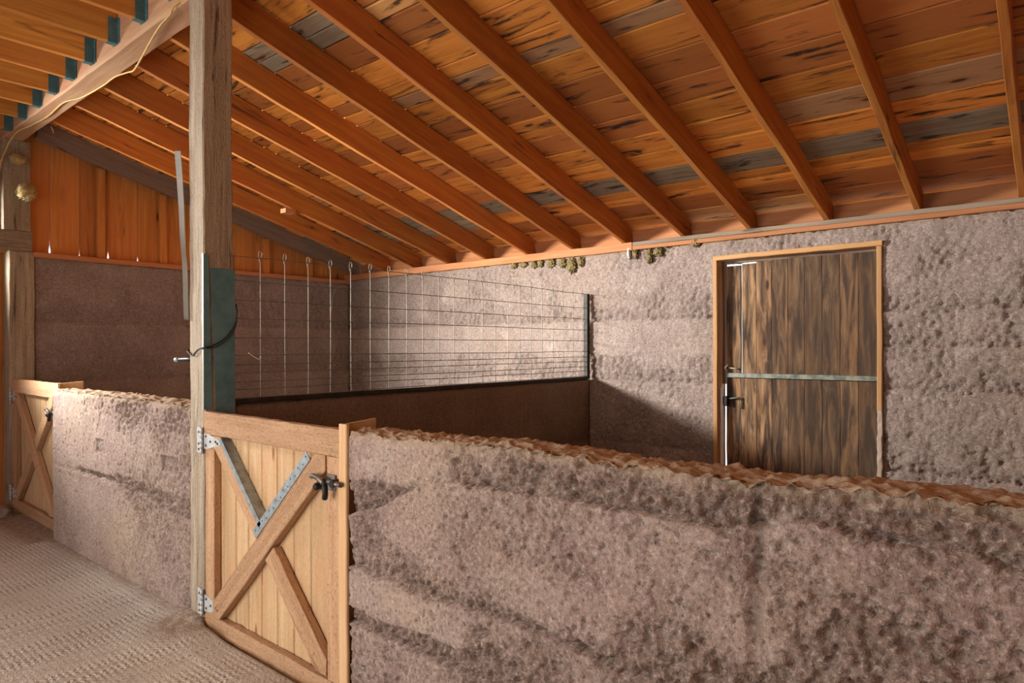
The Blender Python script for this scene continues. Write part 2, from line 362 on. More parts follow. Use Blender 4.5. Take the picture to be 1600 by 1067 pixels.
def earth_wall(name, mat, org, ux, nx, u0, u1, zf, thick, res, lines, seed, base, gain, hs=.10, mask=None, f=24, hole=None, groove=None, topres=None, back=True, rects=()):
    """front face on the vertical plane through org spanned by ux and Z, outward normal nx; zf(u) is the top height"""
    org, ux, nx = Vector(org), Vector(ux), Vector(nx)
    bm = bmesh.new(); lay = bm.verts.layers.float_color.new('wear')
    nu = max(2, int((u1 - u0) / res)); zmax = max(zf(u0 + (u1 - u0) * i / 20) for i in range(21)); nz = max(2, int(zmax / res))
    grid = []
    def rnd(u, w):   # bumpy top edge
        return .010 * noise.noise(Vector((u * 7, w * 7, seed))) + .013 * noise.noise(Vector((u * 21, w * 21, seed + 3))) + .009 * noise.noise(Vector((u * 48, w * 48, seed + 4)))
    for i in range(nu + 1):
        u = u0 + (u1 - u0) * i / nu; ht = zf(u); col = []
        for j in range(nz + 1):
            z = -.06 + (ht + .06) * j / nz
            d, r = earth_disp(u, z, lines, seed, base, gain, hs, mask, f)
            for (a_, b_, c_, d_) in rects:
                if a_ < u < b_ and c_ < z < d_: d -= .011 + .006 * abs(noise.noise(Vector((u * 60, z * 60, 3)))); r = max(r, .9)
            e = ht - z
            if e < .03: d -= .016 * (1 - e / .03) ** 2 * (1 + noise.noise(Vector((u * 25, 3, seed))))
            if j == nz: z += rnd(u, 0)
            gd = 0
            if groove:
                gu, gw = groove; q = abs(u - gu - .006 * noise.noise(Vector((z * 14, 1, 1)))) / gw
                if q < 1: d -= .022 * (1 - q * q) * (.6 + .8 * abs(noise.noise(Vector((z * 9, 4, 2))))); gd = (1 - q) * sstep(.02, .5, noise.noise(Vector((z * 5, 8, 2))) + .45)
            P = org + ux * u + Vector((0, 0, z)) + nx * d
            v = bm.verts.new(P); top = sstep(.05, 0, e) * .6 if e < .05 else 0
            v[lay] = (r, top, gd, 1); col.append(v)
        grid.append(col)
    for i in range(nu):
        for j in range(nz):
            if hole:
                u = u0 + (u1 - u0) * (i + .5) / nu; z = (grid[i][j].co.z + grid[i + 1][j + 1].co.z) / 2
                if hole[0] < u < hole[1] and z < hole[2]: continue
            bm.faces.new((grid[i][j], grid[i + 1][j], grid[i + 1][j + 1], grid[i][j + 1]))
    # top
    nt = max(2, int(thick / (topres or res)))
    rows = [[c[-1] for c in grid]]
    for k in range(1, nt + 1):
        row = []
        for i in range(nu + 1):
            u = u0 + (u1 - u0) * i / nu; w = thick * k / nt
            z = zf(u) + rnd(u, w) + .008 * math.sin(math.pi * k / nt)
            if k == nt: z -= .012
            v = bm.verts.new(org + ux * u - nx * w + Vector((0, 0, z))); v[lay] = (.5, 1, 0, 1); row.append(v)
        rows.append(row)
    for k in range(nt):
        for i in range(nu): bm.faces.new((rows[k][i], rows[k][i + 1], rows[k + 1][i + 1], rows[k + 1][i]))
    # back face and ends
    if back:
        nb = 30; bk = [rows[-1]]
        for j in range(1, nb + 1):
            row = []
            for i in range(nu + 1):
                u = u0 + (u1 - u0) * i / nu; t = rows[-1][i]; z = t.co.z * (1 - j / nb) - .06 * j / nb
                d, r = earth_disp(u, z, lines, seed + 9, base, gain * .5, hs, None, f)
                v = bm.verts.new(org + ux * u - nx * (thick + d * .5) + Vector((0, 0, z))); v[lay] = (r, 0, 0, 1); row.append(v)
            bk.append(row)
        for j in range(nb):
            for i in range(nu):
                if hole:
                    u = u0 + (u1 - u0) * (i + .5) / nu
                    if hole[0] < u < hole[1] and bk[j][i].co.z <= hole[2] + .02: continue
                bm.faces.new((bk[j][i], bk[j][i + 1], bk[j + 1][i + 1], bk[j + 1][i]))
        for i in (0, nu):
            loop = [grid[i][j] for j in range(nz + 1)] + [rows[k][i] for k in range(1, nt + 1)] + [bk[j][i] for j in range(1, nb + 1)]
            try: bm.faces.new(loop)
            except ValueError: pass
    bmesh.ops.recalc_face_normals(bm, faces=bm.faces)
    o = finish(name, bm, mat, smooth=True)
    c = org + ux * u0 - nx * thick * .5
    o.data.transform(Matrix.Translation(-Vector((c.x, c.y, 0)))) ; o.location = (c.x, c.y, 0)
    return struct(o)

YB, XE = 3.90, -7.60           # back wall face, end wall face
HW = 1.186
RIDGE1 = [(-2.4, .80), (-2.28, .838), (-2.117, .89), (-1.88, 1.018), (-1.676, 1.03), (-1.36, 1.038), (-.96, 1.039), (-.73, 1.033), (-.63, 1.063), (-.47, 1.09), (-.29, 1.069), (-.175, 1.084), (-.06, 1.047), (.6, 1.03), (1.5, 1.05)]
RIDGE2 = [(-2.4, .60), (-2.05, .583), (-1.85, .567), (-1.65, .584), (-1.42, .587), (-1.22, .573), (-.95, .544), (0, .56), (1.5, .55)]
RIDGE3 = [(-2.4, .36), (-1.5, .34), (1.5, .3)]
top_near = [(-2.35, 1.166), (-2.3, 1.168), (-2.04, 1.166), (-1.75, 1.177), (-1.44, 1.187), (-1.18, 1.176), (-.96, 1.171), (-.76, 1.173), (-.62, 1.170), (-.43, 1.182), (-.3, 1.186), (0, 1.188), (1.6, 1.18)]
def mask_near(x, z):
    k = 1.
    if z > .8: k *= 1 - .92 * sstep(-1.55, -1.95, x) * sstep(.95, 1.03, z)     # cleaner patch by the gate
    k *= 1 - .75 * sstep(.40, .35, abs(x + 2.05)) * sstep(.40, .45, z) * sstep(.60, .55, z)
    k *= 1 + .75 * sstep(-.95, -.35, x) + .35 * sstep(.45, .25, z)
    k *= 1 - .6 * sstep(.35, .15, abs(x + 1.25)) * sstep(.14, .05, abs(z - .70))
    return k
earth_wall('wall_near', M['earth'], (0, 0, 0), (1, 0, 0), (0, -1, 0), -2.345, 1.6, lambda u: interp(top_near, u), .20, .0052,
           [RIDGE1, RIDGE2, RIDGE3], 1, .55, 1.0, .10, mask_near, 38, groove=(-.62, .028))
top_far = [(-6.2, 1.19), (-5.5, 1.20), (-4.2, 1.199), (-3.8, 1.199)]
def mask_far(x, z):
    right = sstep(-5.2, -4.2, x + .6 * (z - .6) * (-1))
    low = 1.6 * sstep(0, .25, (x + 4.95) - (.6 - z) * 1.5) * sstep(.72, .62, z)
    return .15 + max(right * .85, low, sstep(.05, .0, abs(z - .63)) * .9 * sstep(-6.1, -5.2, x), sstep(.92, 1.05, z) * sstep(-5.7, -5.0, x))
earth_wall('wall_far', M['earth'], (0, 0, 0), (1, 0, 0), (0, -1, 0), -6.19, -3.822, lambda u: interp(top_far, u), .20, .008,
           [[(-6.2, .60), (-4.8, .62), (-4.4, .586), (-4.13, .549), (-3.8, .547)]], 2, .7, .95, .14, mask_far, 36, rects=[(-5.27, -5.12, .80, .895), (-4.20, -4.0, .79, .885), (-4.86, -4.83, .96, 1.01), (-4.78, -4.75, .955, 1.01)])
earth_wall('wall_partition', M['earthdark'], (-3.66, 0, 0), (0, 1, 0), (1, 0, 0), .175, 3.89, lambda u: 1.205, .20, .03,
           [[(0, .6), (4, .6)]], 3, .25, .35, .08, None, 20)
BL = [[(-8, 1.785), (-1.1, 1.79), (0, 1.80), (2, 1.8)], [(-8, 1.21), (-1, 1.20), (2, 1.19)], [(-8, .6), (-1, .59), (2, .6)], [(-8, 1.5), (-4.0, 1.50), (-2.4, 1.52), (-1.05, 1.525), (2, 1.535)]]
def mask_back(x, z): return 1 - .75 * sstep(1.40, 1.50, z) * sstep(1.80, 1.76, z) * sstep(-1.6, -2.6, x)
earth_wall('wall_back', M['earthback'], (0, YB, 0), (1, 0, 0), (0, -1, 0), XE - .2, 1.6, lambda u: 2.452, .25, .013,
           BL, 4, .8, .9, .10, mask_back, 32, hole=(-2.365, -1.05, 2.322))
earth_wall('wall_end', M['earthend'], (XE, 0, 0), (0, 1, 0), (1, 0, 0), .25, 3.9, lambda u: 2.41, .2, .022,
           [[(0, 1.78), (4, 1.78)], [(0, 1.2), (4, 1.22)], [(0, .6), (4, .6)]], 6, .6, .8, .2, None, 28)

# ------------------------------------------------------------------ floor
def make_floor():
    bm = bmesh.new(); lay = bm.verts.layers.float_color.new('wear')
    xs = [-8.2 + .05 * i for i in range(200)]; ys = [-4.4 + .05 * i for i in range(81)] + [-.38 + .02 * i for i in range(26)] + [.2 + .3 * i for i in range(15)]
    ys = sorted(ys); g = []
    for x in xs:
        c = []
        for y in ys:
            z = .006 * noise.noise(Vector((x * 1.7, y * 1.7, 0))); w = 0
            if -6.2 < x < -3.6 or x > -2.35:
                k = sstep(-.14, 0., y) if y < 0 else 1
                z += .030 * k * (.4 + abs(noise.noise(Vector((x * 3, 1, 1))))); w = k * .8
            pd = math.hypot(x + 3.7, y + .05)
            if pd < .4: z += .030 * sstep(.4, .05, pd); w = max(w, sstep(.35, .1, pd))
            if y > -.03 and -3.6 < x < -2.42: z -= .075 * sstep(-.03, .01, y)      # trench worn under the near gate
            if -3.55 < x < -2.3 and -.22 < y <= -.03: z += .004; w = max(w, .35)
            if y > -.05 and x < -6.25: z -= .0
            if x < -6.2 and y > -.25: w = max(w, .9 * sstep(-.25, -.1, y))
            if y > .2: w = .15  # hidden stall floor kept pale to bounce light up to the roof
            v = bm.verts.new((x, y, z)); v[lay] = (w, 0, 0, 1); c.append(v)
        g.append(c)
    for i in range(len(xs) - 1):
        for j in range(len(ys) - 1): bm.faces.new((g[i][j], g[i + 1][j], g[i + 1][j + 1], g[i][j + 1]))
    return struct(finish('floor', bm, M['floor'], smooth=True))
make_floor()

# ------------------------------------------------------------------ roof: rafters, boards, plates
SL = .27
def zbot(y): return 2.53 + SL * (YB - y)
RD = .19
ang = math.atan(SL); ca, sa = math.cos(ang), math.sin(ang)
upv = (0, sa, ca)
rx = [-.21, -.825, -1.44, -2.05, -2.65, -3.26, -3.865, -4.46, -5.06, -5.67, -6.27, -6.87]
rlab = ['brown pine rafter at the far right edge, cut by the photo border',
        'cracked brown rafter landing on the wall plate right of the plank door',
        'brown rafter with scarred edge landing above the right half of the plank door',
        'orange rafter landing above the left half of the plank door',
        'orange rafter landing just left of the plank door, fifth from the right',
        'orange rafter meeting the wall plate at its butt joint, sixth from the right',
        'seventh rafter from the right, landing left of the plate joint above olive clumps',
        'eighth rafter from the right, with its foot above the middle of the wire panel',
        'ninth rafter from the right along the back wall plate',
        'tenth rafter from the right, third orange one counting from the end wall',
        'eleventh rafter from the right, second orange one counting from the end wall',
        'last orange rafter beside the grey weathered one at the end wall']
for i, (x, lb) in enumerate(zip(rx, rlab)):
    y0, y1 = .165, 4.16
    p0 = Vector((x, y0, zbot(y0))) + Vector(upv) * RD / 2; p1 = Vector((x, y1, zbot(y1))) + Vector(upv) * RD / 2
    o = beam('rafter', p0, p1, upv, RD, .042, M['rafter'], ch=.003, n=16, jit=.003, seed=40 + i)
    tag(o, lb, 'rafter', 'rafters over the stalls')
y0, y1 = .24, 4.1
o = beam('rafter', Vector((-7.545, y0, zbot(y0) + .02)) + Vector(upv) * RD / 2, Vector((-7.545, y1, zbot(y1) + .02)) + Vector(upv) * RD / 2, upv, .20, .06, M['greyrafter'], n=16, jit=.003, seed=77)
tag(o, 'dark grey weathered rafter fixed along the top of the end wall boards', 'rafter', 'rafters over the stalls')
# short cleat on the underside of a rafter
o = box('wood_block', (-6.32, 2.08, zbot(2.20) - .05), (-6.22, 2.20, zbot(2.20) - .004), M['plate'])
tag(o, 'small pale wood block under a rafter behind the wire panel', 'block')

def roof_boards():
    bm = bmesh.new(); rnd = random.Random(5)
    W = .245 * math.sqrt(1 + SL * SL)
    ybs = [3.115 + .245 * k for k in range(-13, 5)]
    for bi, ya in enumerate(ybs):
        x = -7.75; grey = abs(ya - 3.115) < .01; cuts = sorted(rx) + [1.62]; step = 0
        split = rnd.random() < .25
        while x < 1.6:
            ahead = [c for c in cuts if c > x + .3]
            n_ = rnd.choice([2, 4, 5, 6, 8]) if abs(ya - .665) > .01 else rnd.choice([1, 2])
            x2 = min(ahead[min(n_, len(ahead)) - 1] if ahead else 1.62, 1.62)
            if x2 > 1.0: x2 = 1.62
            isgrey = (grey and x2 > -4.1) or (rnd.random() < .012)
            if abs(ya - (3.115 - 10 * .245)) < .01 and x < -4.0 < x2: isgrey = True
            ws = [(0, W)] if not split else [(0, W * .5), (W * .5, W)]
            for (a, b) in ws:
                wid = (b - a) - .009; mid = (a + b) / 2
                yc = ya + mid * ca; zc = zbot(yc) + RD / ca + .019 + rnd.uniform(-.0015, .0015)
                m = frame((x + .001, yc, zc), (x2, yc, zc), (0, -ca, sa))
                timber(bm, x2 - x - .002, wid, .022, .006, 3, .0012, rnd.randint(0, 9999), mw=m, mi=1 if isgrey else 0)
            x = x2
    # solid felt above closes the gaps
    for ya in (0,):
        a = [(-7.75, -.1), (1.62, -.1), (1.62, 3.965), (-7.75, 3.965)]
        vs = [bm.verts.new((x, y, zbot(y) + RD / ca + .036)) for x, y in a] + [bm.verts.new((x, y, zbot(y) + RD / ca + .055)) for x, y in a]
        for f in ((0, 1, 2, 3), (7, 6, 5, 4), (0, 4, 5, 1), (1, 5, 6, 2), (2, 6, 7, 3), (3, 7, 4, 0)):
            bm.faces.new([vs[k] for k in f]).material_index = 1
    bmesh.ops.recalc_face_normals(bm, faces=bm.faces)
    return struct(finish('ceiling', bm, None, mats=[M['deck'], M['deckgrey']]))
roof_boards()
# blocking between the rafters on top of the plate
bx = rx + [-7.51]
for i in range(len(bx) - 1):
    xa, xb = bx[i + 1] + .024, bx[i] - .024
    o = beam('rafter_blocking', (xa, 4.03, 2.60), (xb, 4.03, 2.60), (0, -.18, 1), .125, .03, M['plate'], n=4)
    names = ['between the rightmost two rafters', 'between the second and third rafters from the right', 'above the plank door between two rafters', 'above the left jamb of the plank door',
             'just right of the plate joint', 'just left of the plate joint', 'above the row of olive clumps', 'third left of the plate joint', 'fourth left of the plate joint',
             'third from the end wall', 'second from the end wall', 'next to the end wall']
    tag(o, 'pale orange blocking board on the plate, ' + names[i], 'blocking board', 'blocking boards between rafter feet')
# plates (setting)
def trim(name, p0, p1, up, w, t, mat, **k): return struct(beam(name, p0, p1, up, w, t, mat, **k))
trim('trim_1', (-7.78, YB + .06, 2.49), (-3.17, YB + .06, 2.49), (0, 0, 1), .076, .17, M['plate'], n=20, jit=.002)
bm = bmesh.new(); timber(bm, 4.76, .036, .17, .003, 20, .002, 3, mw=frame((-3.16, YB + .06, 2.51), (1.6, YB + .06, 2.51), (0, 0, 1)))
bmesh.ops.recalc_face_normals(bm, faces=bm.faces); struct(finish('trim_2', bm, M['plategrey']))
trim('trim_3', (-3.16, YB + .058, 2.471), (1.6, YB + .058, 2.471), (0, 0, 1), .038, .17, M['plate'], n=20, jit=.002)
trim('trim_4', (XE - .06, .24, 2.43), (XE - .06, 3.9, 2.43), (0, 0, 1), .05, .15, M['plate'], n=14, jit=.002)
# gable boards above the end wall
def gable():
    bm = bmesh.new(); seams = [-.1, .235, .395, .652, .915, 1.20, 1.46, 1.72, 2.0, 2.26, 2.52, 2.8, 3.06, 3.34, 3.6, 3.88, 4.1]
    rnd = random.Random(3)
    notch = {2: .34, 3: .20, 4: .33, 5: .20}
    for k in range(len(seams) - 1):
        a, b = seams[k] + .002, seams[k + 1] - .002
        top = zbot((a + b) / 2) + .3; n = 14; z0 = 2.43
        nl, nr = notch.get(k, 0), notch.get(k + 1, 0)
        def edge(z, side):
            nn = nr if side else nl
            if nn and z - z0 < nn:
                q = (z - z0) / nn
                return (.006 + .007 * math.sin(q * 5)) * (1 - q) ** .6 * (.2 if .25 < q < .6 else 1)
            return 0
        fr, bk = [], []
        for i in range(n + 1):
            z = z0 + (top - z0) * (i / n) ** 1.6
            ea, eb = edge(z, 0), edge(z, 1)
            dx = rnd.uniform(-.001, .001)
            fr.append([bm.verts.new((XE - .075 + dx, a + ea, z)), bm.verts.new((XE - .075 + dx, b - eb, z))])
            bk.append([bm.verts.new((XE - .098, a + ea, z)), bm.verts.new((XE - .098, b - eb, z))])
        for i in range(n):
            bm.faces.new((fr[i][0], fr[i][1], fr[i + 1][1], fr[i + 1][0])); bm.faces.new((bk[i][1], bk[i][0], bk[i + 1][0], bk[i + 1][1]))
            bm.faces.new((fr[i][1], bk[i][1], bk[i + 1][1], fr[i + 1][1])); bm.faces.new((bk[i][0], fr[i][0], fr[i + 1][0], bk[i + 1][0]))
        bm.faces.new((fr[0][1], fr[0][0], bk[0][0], bk[0][1])); bm.faces.new((fr[-1][0], fr[-1][1], bk[-1][1], bk[-1][0]))
    bmesh.ops.recalc_face_normals(bm, faces=bm.faces)
    # turn so the grain axis (local X) is vertical
    rot = Matrix.Rotation(R(-90), 4, 'Y'); o = finish('wall_gable', bm, M['gable'])
    org = Matrix.Translation((XE - .08, 2.0, 2.43)) @ rot
    o.data.transform(org.inverted()); o.matrix_world = org
    return struct(o)
gable()
for k, (ya, lb) in enumerate([(.832, 'orange upright stud on the gable boards, nearest the far corner post'), (1.45, 'orange upright stud on the gable boards just left of the big post'), (2.68, 'upright gable stud between the first and second wire droppers right of the big post'), (3.3, 'short gable stud just right of the third wire dropper, near the corner')]):
    o = beam('wall_stud', (XE - .045, ya, 2.455), (XE - .045, ya, zbot(ya) + .02), (0, 1, 0), .075, .05, M['gable'], n=4)
    tag(o, lb, 'stud', 'gable studs')

# ------------------------------------------------------------------ beam, joists with hangers
def bz(x): return 3.515 + .010 * (x + 5)
o = beam('roof_beam', (-7.78, .08, bz(-7.78) + .15), (-3.83, .08, bz(-3.83) + .15), (0, 0, 1), .30, .16, M['beam'], ch=.012, n=24, jit=.003, seed=9)
tag(o, 'pale reddish timber beam running from the far corner post to the big post', 'beam')
jx = [-4.02, -4.43, -4.87, -5.30, -5.69, -6.08, -6.48, -6.88, -7.30]
jl = ['uppermost ceiling joist at the top left, mostly cut by the photo border', 'ceiling joist with the largest visible teal hanger, nearest the big post', 'orange ceiling joist with dark stained end, second full hanger from the top',
      'orange ceiling joist with the third full teal hanger from the top', 'ceiling joist with the fourth full teal hanger from the top', 'ceiling joist with the fifth teal hanger, fourth from the far end',
      'ceiling joist third from the far corner post', 'greyish ceiling joist second from the far corner post', 'lowest ceiling joist at the left edge, closest to the far corner post']
for k, (x, lb) in enumerate(zip(jx, jl)):
    zb = 3.558 + .027 * (x + 4.87); h = .225
    p0, p1 = Vector((x, -4.25, zb + h / 2 + .004)), Vector((x, -.006, zb + h / 2 + .004))
    o = beam('ceiling_joist', p0, p1, (0, 0, 1), h, .04, M['joist'], ch=.003, n=10, jit=.002, seed=60 + k)
    tag(o, lb, 'joist', 'ceiling joists over the aisle')
    bm = bmesh.new()      # U shaped hanger with nailing flanges on the beam
    t = .003; y0, y1 = -.062, -.002; w = .022; hh = .165; z0 = zb
    box_bm(bm, (x - w - t, y0, z0 - t), (x + w + t, y1, z0)); box_bm(bm, (x - w - t, y0, z0), (x - w, y1, z0 + hh)); box_bm(bm, (x + w, y0, z0), (x + w + t, y1, z0 + hh))
    box_bm(bm, (x - w - .034, y1 - t, z0), (x - w, y1, z0 + hh)); box_bm(bm, (x + w, y1 - t, z0), (x + w + .034, y1, z0 + hh))
    for q in (.03, .075, .12):
        box_bm(bm, (x + w + t, -.045, z0 + q), (x + w + t + .003, -.038, z0 + q + .007)); box_bm(bm, (x + w + .014, y1 - t - .003, z0 + q + .01), (x + w + .021, y1 - t, z0 + q + .017))
    hg = finish('joist_hanger', bm, M['teal']); hg.parent = o; hg.matrix_parent_inverse = o.matrix_basis.inverted()
    hg['label'] = 'teal metal joist hanger'
# loft floor over the aisle
def loft():
    bm = bmesh.new(); rnd = random.Random(8)
    for k in range(18):
        y = -4.25 + .245 * k; timber(bm, 9.6, .241, .025, .002, 6, .001, k, mw=frame((-7.9, y, 3.835), (1.7, y, 3.835), (0, 1, 0)))
    bmesh.ops.recalc_face_normals(bm, faces=bm.faces); return struct(finish('ceiling', bm, M['deck']))
loft()

# ------------------------------------------------------------------ posts
def vert_timber(name, x0, x1, y0, y1, z0, z1, mat, parent=None, **k):
    return beam(name, ((x0 + x1) / 2, (y0 + y1) / 2, z0), ((x0 + x1) / 2, (y0 + y1) / 2, z1), (1, 0, 0), x1 - x0, y1 - y0, mat, parent, **k)
post = empty('timber_post', (-3.735, .085, 0))
tag(post, 'big weathered timber post standing between the near gate and the far half wall', 'post')
def adopt(o, parent):
    o.parent = parent; o.matrix_parent_inverse = Matrix.Translation(-parent.location) if parent.rotation_euler.z == 0 else parent.matrix_basis.inverted(); return o
o = beam('shaft', (-3.735, .085, -.03), (-3.742, .085, 3.84), (1, 0, 0), .170, .170, M['post'], ch=.007, n=40, jit=.0030, seed=21); adopt(o, post)
def pframe(px): return px
# teal sheet on the stall side of the post: two sheets with a wedge of bare wood between
bm = bmesh.new(); xf = -3.648; rnd = random.Random(2)
def sheet(bm, left, right, n=18, z0=1.10, z1=1.975):
    rows = []
    for i in range(n + 1):
        q = i / n; z = z0 + (z1 - z0) * q; a, b = left(q), right(q)
        d = .0015 * noise.noise(Vector((z * 8, 1, 1)))
        rows.append([bm.verts.new((xf + d, a, z)), bm.verts.new((xf + .003 + d, a, z)), bm.verts.new((xf + .003 - d, b, z)), bm.verts.new((xf - d, b, z))])
    for i in range(n):
        for k in range(4): bm.faces.new((rows[i][k], rows[i][(k + 1) % 4], rows[i + 1][(k + 1) % 4], rows[i + 1][k]))
    bm.faces.new(rows[0]); bm.faces.new(list(reversed(rows[-1])))
sheet(bm, lambda q: .068 - .034 * q, lambda q: .176)
bmesh.ops.recalc_face_normals(bm, faces=bm.faces)
o = finish('metal_sheet', bm, M['tealsheet']); adopt(o, post); o['label'] = 'dull teal sheet metal on the stall side'
bm = bmesh.new()
sheet(bm, lambda q: -.004, lambda q: .045 - .022 * q, z0=1.19, z1=2.045)
for f in bm.faces: f.material_index = 1  # side face in darker teal: its unlit tone is put into the colour
# its folded edge on the front of the post
rows = []
for i in range(25):
    q = i / 24; z = 1.19 + .86 * q; e = .016 + .007 * noise.noise(Vector((z * 9, 2, 3))); x1 = -3.644
    rows.append([bm.verts.new((x1, -.006, z)), bm.verts.new((x1, -.003, z)), bm.verts.new((x1 - e, -.003 , z)), bm.verts.new((x1 - e, -.006 - .002 * noise.noise(Vector((z * 20, 1, 1))), z))])
for i in range(24):
    for k in range(4): bm.faces.new((rows[i][k], rows[i][(k + 1) % 4], rows[i + 1][(k + 1) % 4], rows[i + 1][k]))
bm.faces.new(rows[0]); bm.faces.new(list(reversed(rows[-1])))
bmesh.ops.recalc_face_normals(bm, faces=bm.faces)
o = finish('corner_flashing', bm, None, mats=[M['flash'], M['tealsheet']]); adopt(o, post); o['label'] = 'chewed galvanised corner strip'

# bent flashing strip leaning off the left edge of the post
bm = bmesh.new(); rows = []
path = [(-3.905, -.028, 2.655, .046), (-3.89, -.024, 2.52, .040), (-3.873, -.02, 2.34, .030), (-3.858, -.018, 2.15, .018), (-3.846, -.016, 2.06, .006), (-3.845, -.012, 2.0, .014), (-3.840, -.010, 1.85, .012), (-3.838, -.008, 1.72, .012), (-3.830, -.008, 1.69, .004)]
sp = spline([(a, b, c) for a, b, c, d in path], 5); wd = [interp([(-c, d) for a, b, c, d in path], -p.z) for p in sp]
for p, w in zip(sp, wd):
    rows.append([bm.verts.new(p + Vector((-.008, -.010, 0))), bm.verts.new(p + Vector((-.001, -.018, 0))), bm.verts.new(p + Vector((w * .55, .004, 0))), bm.verts.new(p + Vector((w * .55, .007, 0))), bm.verts.new(p + Vector((-.001, -.014, 0)))])
for i in range(len(rows) - 1):
    for k in range(5): bm.faces.new((rows[i][k], rows[i][(k + 1) % 5], rows[i + 1][(k + 1) % 5], rows[i + 1][k]))
bm.faces.new(rows[0]); bm.faces.new(list(reversed(rows[-1]))); bmesh.ops.recalc_face_normals(bm, faces=bm.faces)
o = finish('metal_strip', bm, M['flash'], smooth=False); tag(o, 'long bent galvanised strip hanging off the left edge of the big post', 'metal strip')

# far corner post: lower post, cross timber, upper post, concrete footing
o = vert_timber('timber_post', -7.775, -7.582, .045, .243, -.03, 2.445, M['post'], n=24, jit=.003, seed=31)
tag(o, 'grey lower corner post that the far gate hangs on, damp stained at its foot', 'post')
o = beam('cross_timber', (-7.68, -.35, 2.545), (-7.68, .226, 2.545), (0, 0, 1), .19, .19, M['post'], n=8, jit=.002, seed=33)
tag(o, 'short dark grey cross timber between lower and upper corner posts', 'timber')
o = vert_timber('timber_post', -7.775, -7.58, .0, .214, 2.642, bz(-7.7) - .002, M['post'], n=14, jit=.002, seed=35)
tag(o, 'grey upper corner post under the beam with a straw clump stuck to it', 'post')
o = lump('stone', (-7.50, -.06, .03), (.15, .10, .06), M['earthend'] if False else plain('pale_stone', (.40, .35, .29), .95, 0, .3, 14), 4, 3, .3)
tag(o, 'pale rough stone on the floor at the foot of the far corner post', 'stone')

# straw clumps
def straw(name, loc, rad, n, seed, label):
    root = empty(name, loc); rnd = random.Random(seed)
    core = lump('core', (0, 0, 0), tuple(r * .8 for r in rad), M['straw'], seed, 3, .5, 2.5, root)
    bm = bmesh.new()
    for i in range(n):
        d = Vector((rnd.gauss(0, 1), rnd.gauss(0, 1), rnd.gauss(0, 1))).normalized()
        p = Vector((d.x * rad[0], d.y * rad[1], d.z * rad[2])) * rnd.uniform(.7, .95)
        t = Vector((rnd.gauss(0, .12), rnd.gauss(0, 1), rnd.gauss(0, .8) - .2)).normalized(); t = (t - d * t.dot(d) * .85).normalized() * rnd.uniform(.015, .045)
        tube_bm(bm, [p - t, p + d * .006, p + t + Vector((0, 0, -.008))], .0014, 3)
    finish('straw', bm, M['straw'], root)
    tag(root, label, 'straw clump')
straw('straw_clump', (-7.515, .165, 3.0), (.045, .085, .085), 130, 4, 'tangled straw clump stuck on the side of the upper corner post')
straw('straw_clump', (-7.538, .10, 3.30), (.022, .08, .055), 60, 6, 'thin wisp of straw under the beam at the top of the corner post')

# yellow cord
pts = [(-3.90, .02, 3.555), (-3.98, -.012, 3.522), (-4.06, -.004, 3.497), (-4.25, .02, 3.500), (-4.52, .07, 3.497), (-4.86, .14, 3.495), (-5.05, .172, 3.49), (-5.13, .166, 3.497), (-5.3, .14, 3.500), (-5.56, .145, 3.500), (-5.92, .125, 3.498), (-6.16, .07, 3.496), (-6.6, .085, 3.49), (-7.0, .06, 3.487), (-7.18, .02, 3.470), (-7.30, -.012, 3.40), (-7.42, -.02, 3.33), (-7.55, -.022, 3.26), (-7.62, -.02, 3.16), (-7.69, -.022, 3.02), (-7.72, -.022, 2.85), (-7.74, -.022, 2.70)]
o = tube('extension_cord', spline(pts, 6), .0062, M['yellow'], None, 8, (-5.5, 0, 3.5))
tag(o, 'yellow extension cord tacked along the pale beam and down the corner post', 'cord')
# loose splinter hanging under the beam
o = tube('wood_splinter', [(-6.90, .19, 3.50), (-6.87, .195, 3.46), (-6.86, .20, 3.43)], [.004, .006, .002], M['plate'], None, 5)
tag(o, 'pale splinter hanging below the beam near the corner post', 'splinter')
# cable wound round the big post
cp = [(-3.835, .02, 1.520), (-3.836, -.006, 1.514), (-3.80, -.010, 1.497), (-3.765, -.010, 1.487), (-3.72, -.010, 1.512), (-3.67, -.012, 1.528), (-3.635, -.008, 1.530), (-3.632, .05, 1.548), (-3.632, .11, 1.585), (-3.632, .165, 1.655), (-3.64, .185, 1.72), (-3.66, .19, 1.78)]
o = tube('black_cable', spline(cp, 6), .0045, M['cable'], None, 7, (-3.735, 0, 1.5)); tag(o, 'black cable wrapped around the big post above the near gate', 'cable')
cp2 = [(-3.632, .005, 1.527), (-3.631, .06, 1.537), (-3.630, .12, 1.575), (-3.630, .168, 1.64), (-3.636, .186, 1.74)]
tube('loose_strand', spline(cp2, 6), .003, M['cable']).parent = o
bpy.data.objects['loose_strand'].matrix_parent_inverse = Matrix.Translation((3.735, 0, -1.5))
# pipe stub sticking out behind the post
root = empty('steel_rod', (-3.83, .08, 1.468))
def addp(o): o.parent = root; return o
addp(tube('shank', [(0.0, 0, 0), (-.225, -.05, -.008)], .013, M['black'], None, 10)); addp(tube('cap', [(-.205, -.045, -.007), (-.232, -.0515, -.0085)], .0155, M['galv'], None, 10))
tag(root, 'short black rod with a pale tip sticking out of the big post', 'rod')

